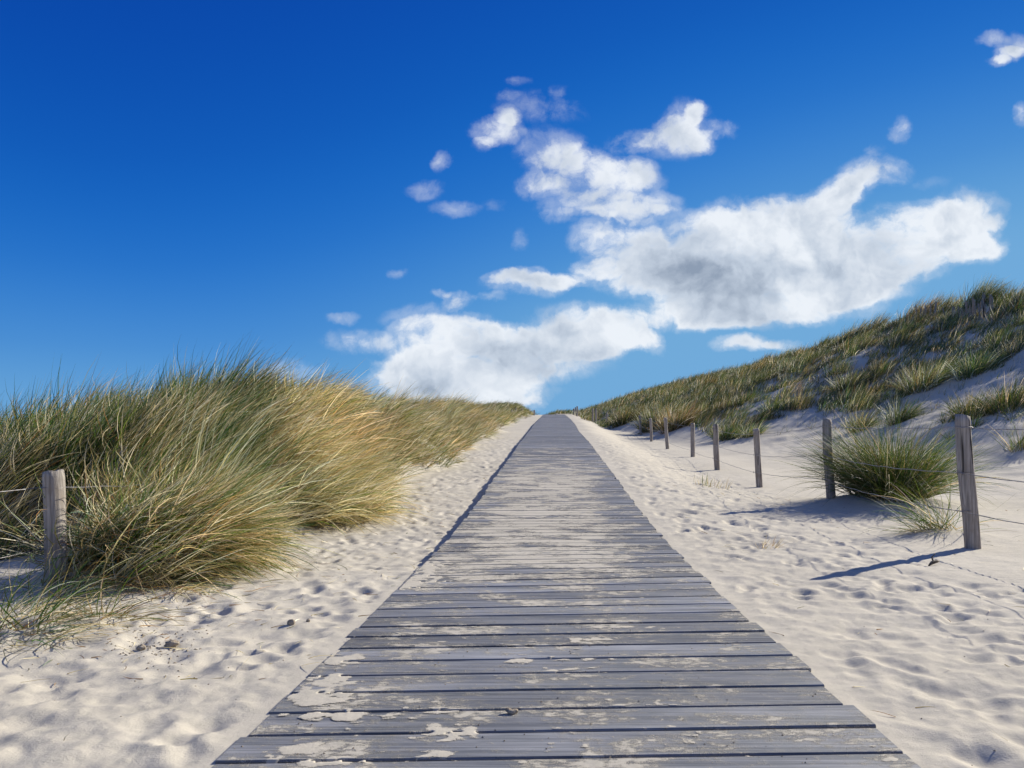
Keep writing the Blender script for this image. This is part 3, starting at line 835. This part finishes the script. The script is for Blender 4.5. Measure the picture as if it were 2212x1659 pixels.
for (px, py, rad, L, n, w, lab) in SPECS:
    x, y = rg(px, py)
    wid = max(.0058, .00052 * y)
    thing_tussock("marram_tussock", lab, "grass tussock", x, y, [dict(n=n, rad=rad, L=L, tilt=(.0, .85), bend=(.15, .9), width=wid, w=w, seg=5, r=rt, windp=.3, windk=.3, tone=.95)], group="separate tussocks on the right dune")
# sparse dead stems standing on the flat sand by the third post
thing_tussock("dry_grass", "few thin upright dead stems on flat sand left of the third right post", "dry stems", *rg(2850, 1950), [
    dict(n=64, rad=.30, L=.26, tilt=(.0, .5), bend=(0, .4), width=.007, w=(.2, .2, .5, .1), seg=3, r=rt, windp=.2)])
thing_tussock("dry_grass", "little dry sprig in trodden sand between the walk and the big tussock", "dry stems", *rg(3075, 2190), [
    dict(n=40, rad=.07, L=.14, tilt=(.1, .9), bend=(0, .6), width=.005, w=(0, .2, .6, .2), seg=3, r=rt, windp=.2)])

# ---- hill cover
rh = np.random.default_rng(77)
BP = [rg(*p) for p in ((2500, 1712), (2716, 1705), (2861, 1750), (3005, 1742), (3135, 1690), (3250, 1645), (3350, 1650), (3467, 1690), (3590, 1650), (3727, 1572), (3950, 1520), (4096, 1470))]
UB = [p[0] / p[1] for p in BP]; YB = [p[1] for p in BP]
def hillmask(X, Y):
    c = cmap(X * .9 + 13, Y * .9 + 57, wrap=True); c3 = cmap(X * 2.3 + 3, Y * 2.3 + 7, wrap=True)
    u = X / Y; z = H(X, Y, detail=False); v = (z - CAM_Z) / Y
    px = u * 3300 + 2222; py = 1774 - v * 3300
    # lower limit of the growth on the slope, seen as a curve on the ground
    Yb = np.interp(u, UB, YB) * np.where(u > .568, 1 - .5 * sm(u, .568, 1.2), 1)
    Xl = np.interp(Y, [6, 12, 18, 24, 30, 36, 44, 52, 60, 90], [15.5, 13.5, 11.6, 9.8, 8.4, 7.2, 5.6, 3.7, 3.1, 2.6])
    m = sm(Y + 1.2 * c, Yb - .5, Yb + 2.5)
    m = m * (0.32 + .68 * sm(c3 + .6 * c + .15, -.7, .6))
    Xd_ = np.interp(Y, [35, 45], [15, 5])
    m = np.maximum(m, sm(X, Xl + .3, Xl + 1.0) * sm(Y, 41, 46))
    Xr = np.interp(Y, [0, 30, 40, 55, 66, 80], [19.5, 20, 19, 16.0, 14, 11])
    return np.clip(m, 0, 1) * (X < Xr + 5)
BR = Blades()
X, Y = scatter(3.0, 27, 8, 30, .33, rh, hillmask)
tussocks(BR, X, Y, 60, .26, rh.uniform(.45, .8, len(X)), (.0, .55), (.05, .6), .011, (.46, .38, .15, .01), 4, rh, windp=.40, tone=1.0, dome=1.9, domeL=.38)
X, Y = scatter(3.0, 25, 30, 58, .37, rh, hillmask)
g = rh.random(len(X)) < .5
tussocks(BR, X[g], Y[g], 50, .30, rh.uniform(.4, .75, g.sum()), (.0, .55), (.05, .6), .016, (.55, .36, .08, .01), 3, rh, windp=.40, tone=.9, dome=2.3, domeL=.38)
g = ~g
tussocks(BR, X[g], Y[g], 50, .30, rh.uniform(.4, .75, g.sum()), (.0, .55), (.05, .6), .016, (.26, .46, .23, .05), 3, rh, windp=.40, tone=.9, dome=2.9, domeL=.38)
X, Y = scatter(2.5, 22, 58, 95, .8, rh, hillmask)
tussocks(BR, X, Y, 34, .45, rh.uniform(.5, .9, len(X)), (.0, .7), (.1, .9), .026, (.38, .40, .21, .01), 3, rh, windp=.55, tone=.8)
X, Y = scatter(-6, 14, 92, 104, .8, rh, lambda X, Y: (X > -1.5) * 1.0)
tussocks(BR, X, Y, 30, .45, .6, (.0, .7), (.1, .9), .03, (.5, .4, .1, 0), 3, rh, windp=.55, tone=.8)
# thin single shoots dotted over the open sand between the tussocks
X, Y = scatter(5.5, 20, 14, 48, .42, rh, lambda X, Y: .5 * sm(X, np.interp(Y, [14, 30, 44], [11, 7.2, 5.0]), np.interp(Y, [14, 30, 44], [13, 9, 7])))
tussocks(BR, X, Y, 5, .12, .32, (.0, .5), (.0, .6), .011, (.5, .3, .2, 0), 2, rh, windp=.4, tone=.9)
o = BR.build("marram_grass")
tag(o, "patchy green and brown marram grass spread over the right dune", "grass", kind='stuff')

# windblown tufts standing on the ridge
def ridge_pt(px):
    u = (px - 2222) / 3300.0
    Yv = np.geomspace(20, 75, 900)
    z = H(u * Yv, Yv, detail=False); k = np.argmax((z - CAM_Z) / Yv)
    return u * Yv[k], Yv[k]
for px, L, rad, n, lab in ((3905, 1.25, .6, 620, "tallest windblown tuft on the dune ridge, nearest the right edge but two"),
        (4010, 1.0, .6, 420, "brown rounded tuft on the ridge between the tallest one and the frame edge"), (4085, 1.1, .6, 420, "dark tuft on the ridge touching the right edge of the picture"),
        (3790, .95, .6, 400, "low tuft on the ridge at the left foot of the tallest one"), (3650, 1.15, .7, 460, "dense brown tuft on the ridge left of the first pale stakes"),
        (3715, 1.2, .5, 360, "pointed tuft on the ridge right above the lower row of pale stakes"), (3490, 1.15, .45, 340, "narrow pointed tuft alone on the middle of the ridge"),
        (3400, 1.05, .8, 460, "broad brown tuft on the ridge left of the narrow pointed one"), (3300, .9, .6, 340, "small dark tuft halfway along the ridge line"),
        (3140, .9, .6, 340, "small tuft on the lower ridge below the right half of the little twin cloud"), (3060, .9, .6, 320, "flat dark tuft on the lower ridge left of its small neighbour")):
    x, y = ridge_pt(px)
    thing_tussock("marram_tussock", lab, "grass tussock", x, y, [dict(n=n, rad=rad, L=L * 1.15, tilt=(.1, .65), bend=(.15, .8), width=max(.012, .00045 * y), w=(.22, .40, .33, .05), seg=4, r=rh, windp=.8, windk=.8, tone=.85)], group="windblown tufts on the dune ridge")

# ------------------------------------------------------------------ fences
def make_post(parent, x, y, ztop, zbot, d, seed, lean=(0, 0), sides=18):
    r = np.random.default_rng(seed)
    ns = 26
    zz = np.linspace(zbot, ztop, ns)
    th = np.linspace(0, 2 * math.pi, sides, endpoint=False)
    prof = 1 + .05 * np.cos(th * 2 + r.uniform(0, 6)) + .03 * np.cos(3 * th + r.uniform(0, 6)) + r.normal(0, .012, sides)
    notch = int(r.integers(0, sides)); prof[notch] -= .12
    V = []; Fc = []
    kx = r.normal(0, .006, 4); ph = r.uniform(0, 6, 4)
    for i, z in enumerate(zz):
        t = (z - zbot) / (ztop - zbot)
        rad = d / 2 * (1.06 - .06 * t) * (1 + .025 * math.sin(t * 9 + ph[0]))
        ox = lean[0] * t + kx[0] * math.sin(t * 5 + ph[1]); oy = lean[1] * t + kx[1] * math.sin(t * 4 + ph[2])
        zt = 0.0
        for j in range(sides):
            rr_ = rad * prof[j] * (1 + r.normal(0, .006))
            if i == ns - 1: rr_ *= .93; zt = r.normal(0, .003) + .012 * math.cos(th[j] + ph[3])
            V.append((ox + rr_ * math.cos(th[j]), oy + rr_ * math.sin(th[j]), z + zt))
    for i in range(ns - 1):
        for j in range(sides):
            a_ = i * sides + j; b_ = i * sides + (j + 1) % sides
            Fc.append((a_, b_, b_ + sides, a_ + sides))
    c = len(V); V.append((lean[0], lean[1], ztop - .004))
    for j in range(sides): Fc.append(((ns - 1) * sides + j, (ns - 1) * sides + (j + 1) % sides, c))
    me = bpy.data.meshes.new("fence_post"); me.from_pydata(V, [], Fc); me.update()
    me.polygons.foreach_set('use_smooth', np.array([len(p.vertices) == 4 for p in me.polygons]))
    me.materials.append(M_POST)
    o = bpy.data.objects.new("fence_post", me); col.objects.link(o); o.location = (x, y, 0)
    if parent: o.parent = parent
    return o
def at(px, py, Y): return ((px - 2222) / 3300. * Y, Y, CAM_Z + (1774 - py) / 3300. * Y)
def build_fence(name, label, posts, fr, seed, extend=None, group=None):
    """posts: (x,y,ztop,d,leanx)"""
    root = empty(name, (0, 0, 0)); tag(root, label, "fence", group=group)
    r = np.random.default_rng(seed)
    for i, (x, y, zt, d, lx) in enumerate(posts):
        zg = float(H(x, y, detail=False))
        make_post(root, x, y, zt, zg - .25, d, seed * 10 + i, lean=(lx, 0.0))
    P = list(posts)
    for k, f in enumerate(fr):
        T = Tubes()
        for i in range(len(P) - 1):
            (x0, y0, z0, d0, l0), (x1, y1, z1, d1, l1) = P[i], P[i + 1]
            n = 40
            t = np.linspace(0, 1, n)
            xo0 = l0 - d0 / 2 * 1.04; xo1 = l1 - d1 / 2 * 1.04
            X = x0 + xo0 + (x1 + xo1 - x0 - xo0) * t; Yv = y0 + (y1 - y0) * t
            Z = (z0 - f) * (1 - t) + (z1 - f) * t - .035 * r.uniform(.3, 1.3) * 4 * t * (1 - t) + .004 * np.sin(t * 37 + r.uniform(0, 6)) * np.sin(t * math.pi)
            X = X + .004 * np.sin(t * 29 + r.uniform(0, 6)) * np.sin(t * math.pi)
            T.add(np.stack([X, Yv, Z], -1), .0036, 5)
        w = T.build("wire", M_WIRE, root)
        for (x, y, zt, d, lx) in P[:5]:
            T2 = Tubes()
            th = np.linspace(0, 2 * math.pi, 20)
            T2.add(np.stack([x + lx * .9 + (d / 2 + .003) * np.cos(th), y + (d / 2 + .003) * np.sin(th), zt - f + .003 * np.sin(th * 3)], -1), .0024, 4, cap=False)
            T2.add(np.array([(x + lx * .9 - d / 2 - .003, y - .01, zt - f - .022), (x + lx * .9 - d / 2 - .008, y - .012, zt - f), (x + lx * .9 - d / 2 - .003, y - .01, zt - f + .02)]), .003, 4)
            T2.build("wire_tie", M_WIRE, w)
    return root
rp = []
for (tx, tyy, bx_, Yp, d) in ((3855, 1661, 3891, 6.93, .125), (3308, 1675, 3327, 11.0, .125), (3024, 1715, 3043, 15.25, .112), (2861, 1698, 2872, 19.7, .125), (2771, 1693, 2771, 24.5, .125), (2661, 1671, 2672, 29.3, .125), (2602, 1673, 2607, 36., .125), (2559, 1661, 2564, 43., .13)):
    bxx = (bx_ - 2222) / 3300. * Yp; tz = CAM_Z + (1774 - tyy) / 3300. * Yp; txx = (tx - 2222) / 3300. * Yp
    rp.append((bxx, Yp, tz, d, txx - bxx))
first = (3.42, 3.1, 1.12, .12, 0.0)
build_fence("post_and_wire_fence", "row of round silvered timber posts with thin wires along the right sand", [first] + rp, (.10, .48, .80), 5)
lp = [(-3.35, 1.6, .80, .13, 0.0), ((238 - 2222) / 3300. * 5.3, 5.3, CAM_Z + (1774 - 1885) / 3300. * 5.3, .132, -.05), (-3.85, 9.6, .62, .125, 0.02)]
build_fence("post_and_wire_fence", "left fence with one thick grey post in front of the tall grass", lp, (.105, .50), 6)
# far posts seen small near the crest
def far_fence(label, pts, seed):
    root = empty("stake_fence", (0, 0, 0)); tag(root, label, "fence")
    for i, (px, py, Y, h) in enumerate(pts):
        x, y, z = at(px, py, Y)
        make_post(root, x, y, z, z - h, .13, seed + i, sides=10)
far_fence("three dark posts against the sky right of the walk's crest", [(2295, 1634, 78, 1.1), (2302, 1629, 74, 1.1), (2309, 1625, 70, 1.1)], 300)
far_fence("pale post stubs standing in the dense grass bank right of the crest", [(2371, 1634, 58, .9), (2384, 1634, 55, .9), (2427, 1652, 52, .9)], 320)
far_fence("pale thin posts in the grass left of the crest", [(2047, 1640, 56, .9), (2054, 1643, 58, .8), (2063, 1632, 60, 1.1), (2089, 1632, 66, 1.0), (2137, 1640, 74, .8)], 340)

def pickets(label, spans, seed):
    r = np.random.default_rng(seed)
    root = empty("paling_fence", (0, 0, 0)); tag(root, label, "fence")
    for (p0, p1, n, h) in spans:
        for k in range(n):
            px = p0 + (p1 - p0) * (k + r.uniform(-.3, .3)) / max(1, n - 1)
            x, y = ridge_pt(px)
            y -= 2.6; x = (px - 2222) / 3300. * y
            z = float(H(x, y, detail=False))
            hh_ = h * r.uniform(.7, 1.15); w_ = r.uniform(.035, .055); lx = r.normal(0, .08); t_ = .014
            V = [(-w_ / 2, -t_, -.2), (w_ / 2, -t_, -.2), (w_ / 2, t_, -.2), (-w_ / 2, t_, -.2),
                 (-w_ / 2 + lx, -t_, hh_), (w_ / 2 + lx, -t_, hh_), (w_ / 2 + lx, t_, hh_), (-w_ / 2 + lx, t_, hh_),
                 (lx, -t_ * .6, hh_ + .06), (lx, t_ * .6, hh_ + .06)]
            Fq = [(0, 1, 5, 4), (1, 2, 6, 5), (2, 3, 7, 6), (3, 0, 4, 7), (4, 5, 8), (6, 7, 9), (5, 6, 9, 8), (7, 4, 8, 9)]
            me = bpy.data.meshes.new("picket"); me.from_pydata(V, [], Fq); me.update(); me.materials.append(M_STAKE)
            o = bpy.data.objects.new("picket", me); col.objects.link(o); o.parent = root; o.location = (x, y, z)
pickets("lower row of pale split stakes on the ridge", [(3672, 3740, 9, .75), (3625, 3650, 3, .4)], 1)
pickets("upper row of pale split stakes under the tallest ridge tuft", [(3790, 3850, 5, .5), (3865, 3912, 7, .85), (3925, 3965, 8, .9)], 2)

# ------------------------------------------------------------------ debris
rd = np.random.default_rng(99)
def litter(n, x0, x1, y0, y1, L0, L1, wd, B, pal, flat=1.45, power=1.3):
    x = rd.uniform(x0, x1, n); y = y0 + (y1 - y0) * rd.random(n) ** power
    z = H(x, y) + .002
    hd = rd.uniform(0, 2 * math.pi, n)
    B.add(np.stack([x, y, z], -1), hd, np.clip(rd.normal(flat, .12, n), .4, 1.6), rd.uniform(-.1, .45, n), rd.uniform(L0, L1, n), wd * rd.uniform(.6, 1.3, n), pick_cols(n, pal, rd), 4, rd, rootcol=(.25, .18, .1), wind=hd + rd.normal(0, .9, n), windk=.8)
BLt = Blades()
litter(260, 1.1, 4.2, 1.6, 13, .03, .13, .004, BLt, (.05, .15, .5, .3))
litter(520, -2.6, -1.05, 3.2, 15, .03, .14, .0045, BLt, (.05, .15, .5, .3))
litter(120, -3.4, -1.5, 1.8, 4.6, .03, .11, .004, BLt, (.05, .15, .5, .3))
litter(160, -3.0, -1.9, 4.3, 7.0, .08, .30, .004, BLt, (.15, .25, .5, .1), flat=1.35)
litter(60, 4.2, 8, 5, 14, .03, .10, .005, BLt, (.05, .15, .5, .3))
o = BLt.build("plant_litter")
tag(o, "dry straw bits and twigs scattered over the trodden sand", "plant litter", kind='stuff')

def lumpy(name, x, y, z, s, mat, seed, label, cat):
    r = np.random.default_rng(seed)
    import bmesh
    bm = bmesh.new(); bmesh.ops.create_icosphere(bm, subdivisions=3, radius=1)
    d = r.normal(0, 1, (6, 3)); a_ = r.uniform(.06, .22, 6); p_ = r.uniform(0, 6, 6); f_ = r.uniform(2, 6, 6)
    for v in bm.verts:
        c = np.array(v.co); k_ = 1 + sum(a_[i] * math.sin(f_[i] * float(c @ d[i]) + p_[i]) for i in range(6)) * .6
        v.co = (c[0] * s[0] * k_, c[1] * s[1] * k_, c[2] * s[2] * k_)
    me = bpy.data.meshes.new(name); bm.to_mesh(me); bm.free(); me.materials.append(mat)
    me.polygons.foreach_set('use_smooth', np.ones(len(me.polygons), bool))
    o = bpy.data.objects.new(name, me); col.objects.link(o); o.location = (x, y, z)
    return tag(o, label, cat)
def sandpt(px, py):
    u = (px - 2222) / 3300.0; v = (1774 - py) / 3300.0
    Yv = np.geomspace(2, 60, 9000)
    d = CAM_Z + v * Yv - H(u * Yv, Yv)
    k = int(np.argmax(d < 0)); return float(u * Yv[k]), float(Yv[k])
x, y = onb(2045, 2855); lumpy("sand_clod", x, y, float(zb(y)) + .008, (.020, .012, .012), M_CLOD, 1, "small dark clump lying on a plank in the near middle of the walk", "clod")
x, y = sandpt(1165, 2498); lumpy("stone", x, y, float(H(x, y)) + .010, (.017, .015, .016), M_CLOD, 2, "small brown stone casting a shadow on the sand left of the walk", "stone")
x, y = sandpt(1232, 2487); lumpy("stone", x, y, float(H(x, y)) + .006, (.010, .009, .009), M_CLOD, 3, "tiny brown stone just right of the larger one on the left sand", "stone")
x, y = sandpt(688, 2585); lumpy("sand_clod", x, y, float(H(x, y)) + .010, (.030, .022, .018), M_CLOD, 4, "biggest sand clod below the arching tussock on the left", "clod")
x, y = sandpt(565, 2598); lumpy("sand_clod", x, y, float(H(x, y)) + .008, (.020, .018, .013), M_CLOD, 5, "dark sand clod at the left end of the crumbs below the tussock", "clod")
x, y = sandpt(3735, 2262)
T = Tubes(); z = float(H(x, y))
T.add(np.array([(x - .05, y - .03, z + .004), (x - .02, y - .01, z + .02), (x + .02, y, z + .03), (x + .05, y + .02, z + .028)]), np.array([.006, .013, .012, .004]), 7)
T.add(np.array([(x, y, z + .02), (x - .01, y + .01, z + .06), (x + .015, y + .01, z + .085)]), np.array([.008, .006, .003]), 6)
o = T.build("driftwood", M_DARK); tag(o, "small dark piece of driftwood beside the nearest right post's shadow", "driftwood")
# loose crumbs of sand
V = []; Fc = []; nv = 0
base = np.array([(1, 0, 0), (-1, 0, 0), (0, 1, 0), (0, -1, 0), (0, 0, 1), (0, 0, -1)], float)
tri = [(0, 2, 4), (2, 1, 4), (1, 3, 4), (3, 0, 4), (2, 0, 5), (1, 2, 5), (3, 1, 5), (0, 3, 5)]
def crumb(x, y, z, s):
    global nv
    b_ = base * s * rd.uniform(.6, 1.3, (6, 3)) * (1, 1, .75)
    a_ = rd.uniform(0, 6); ca, sa = math.cos(a_), math.sin(a_)
    for p in b_: V.append((x + p[0] * ca - p[1] * sa, y + p[0] * sa + p[1] * ca, z + p[2]))
    for t_ in tri: Fc.append(tuple(nv + q for q in t_))
    nv += 6
for k in range(190):
    u_, v_ = rd.normal(620, 95), rd.normal(2575, 38)
    x, y = onb(u_, v_); crumb(x, y, float(H(x, y)), rd.uniform(.002, .009))
for k in range(90):
    x = rd.uniform(-2.4, -1.1); y = rd.uniform(2, 9); crumb(x, y, float(H(x, y)), rd.uniform(.002, .006))
for k in range(120):
    x = rd.uniform(1.1, 3.6); y = rd.uniform(2, 9); crumb(x, y, float(H(x, y)), rd.uniform(.0015, .005))
for k in range(900):
    x = rd.uniform(-.97, .97); y = 1.6 + 7 * rd.random() ** 1.4; crumb(x, y, float(zb(y)) + .001, rd.uniform(.0012, .0042))
me = bpy.data.meshes.new("sand_crumbs"); me.from_pydata(V, [], Fc); me.update(); me.materials.append(M_CLOD)
o = bpy.data.objects.new("sand_crumbs", me); col.objects.link(o); tag(o, "loose crumbs of sand on the planks and trodden sand", "sand crumbs", kind='stuff')
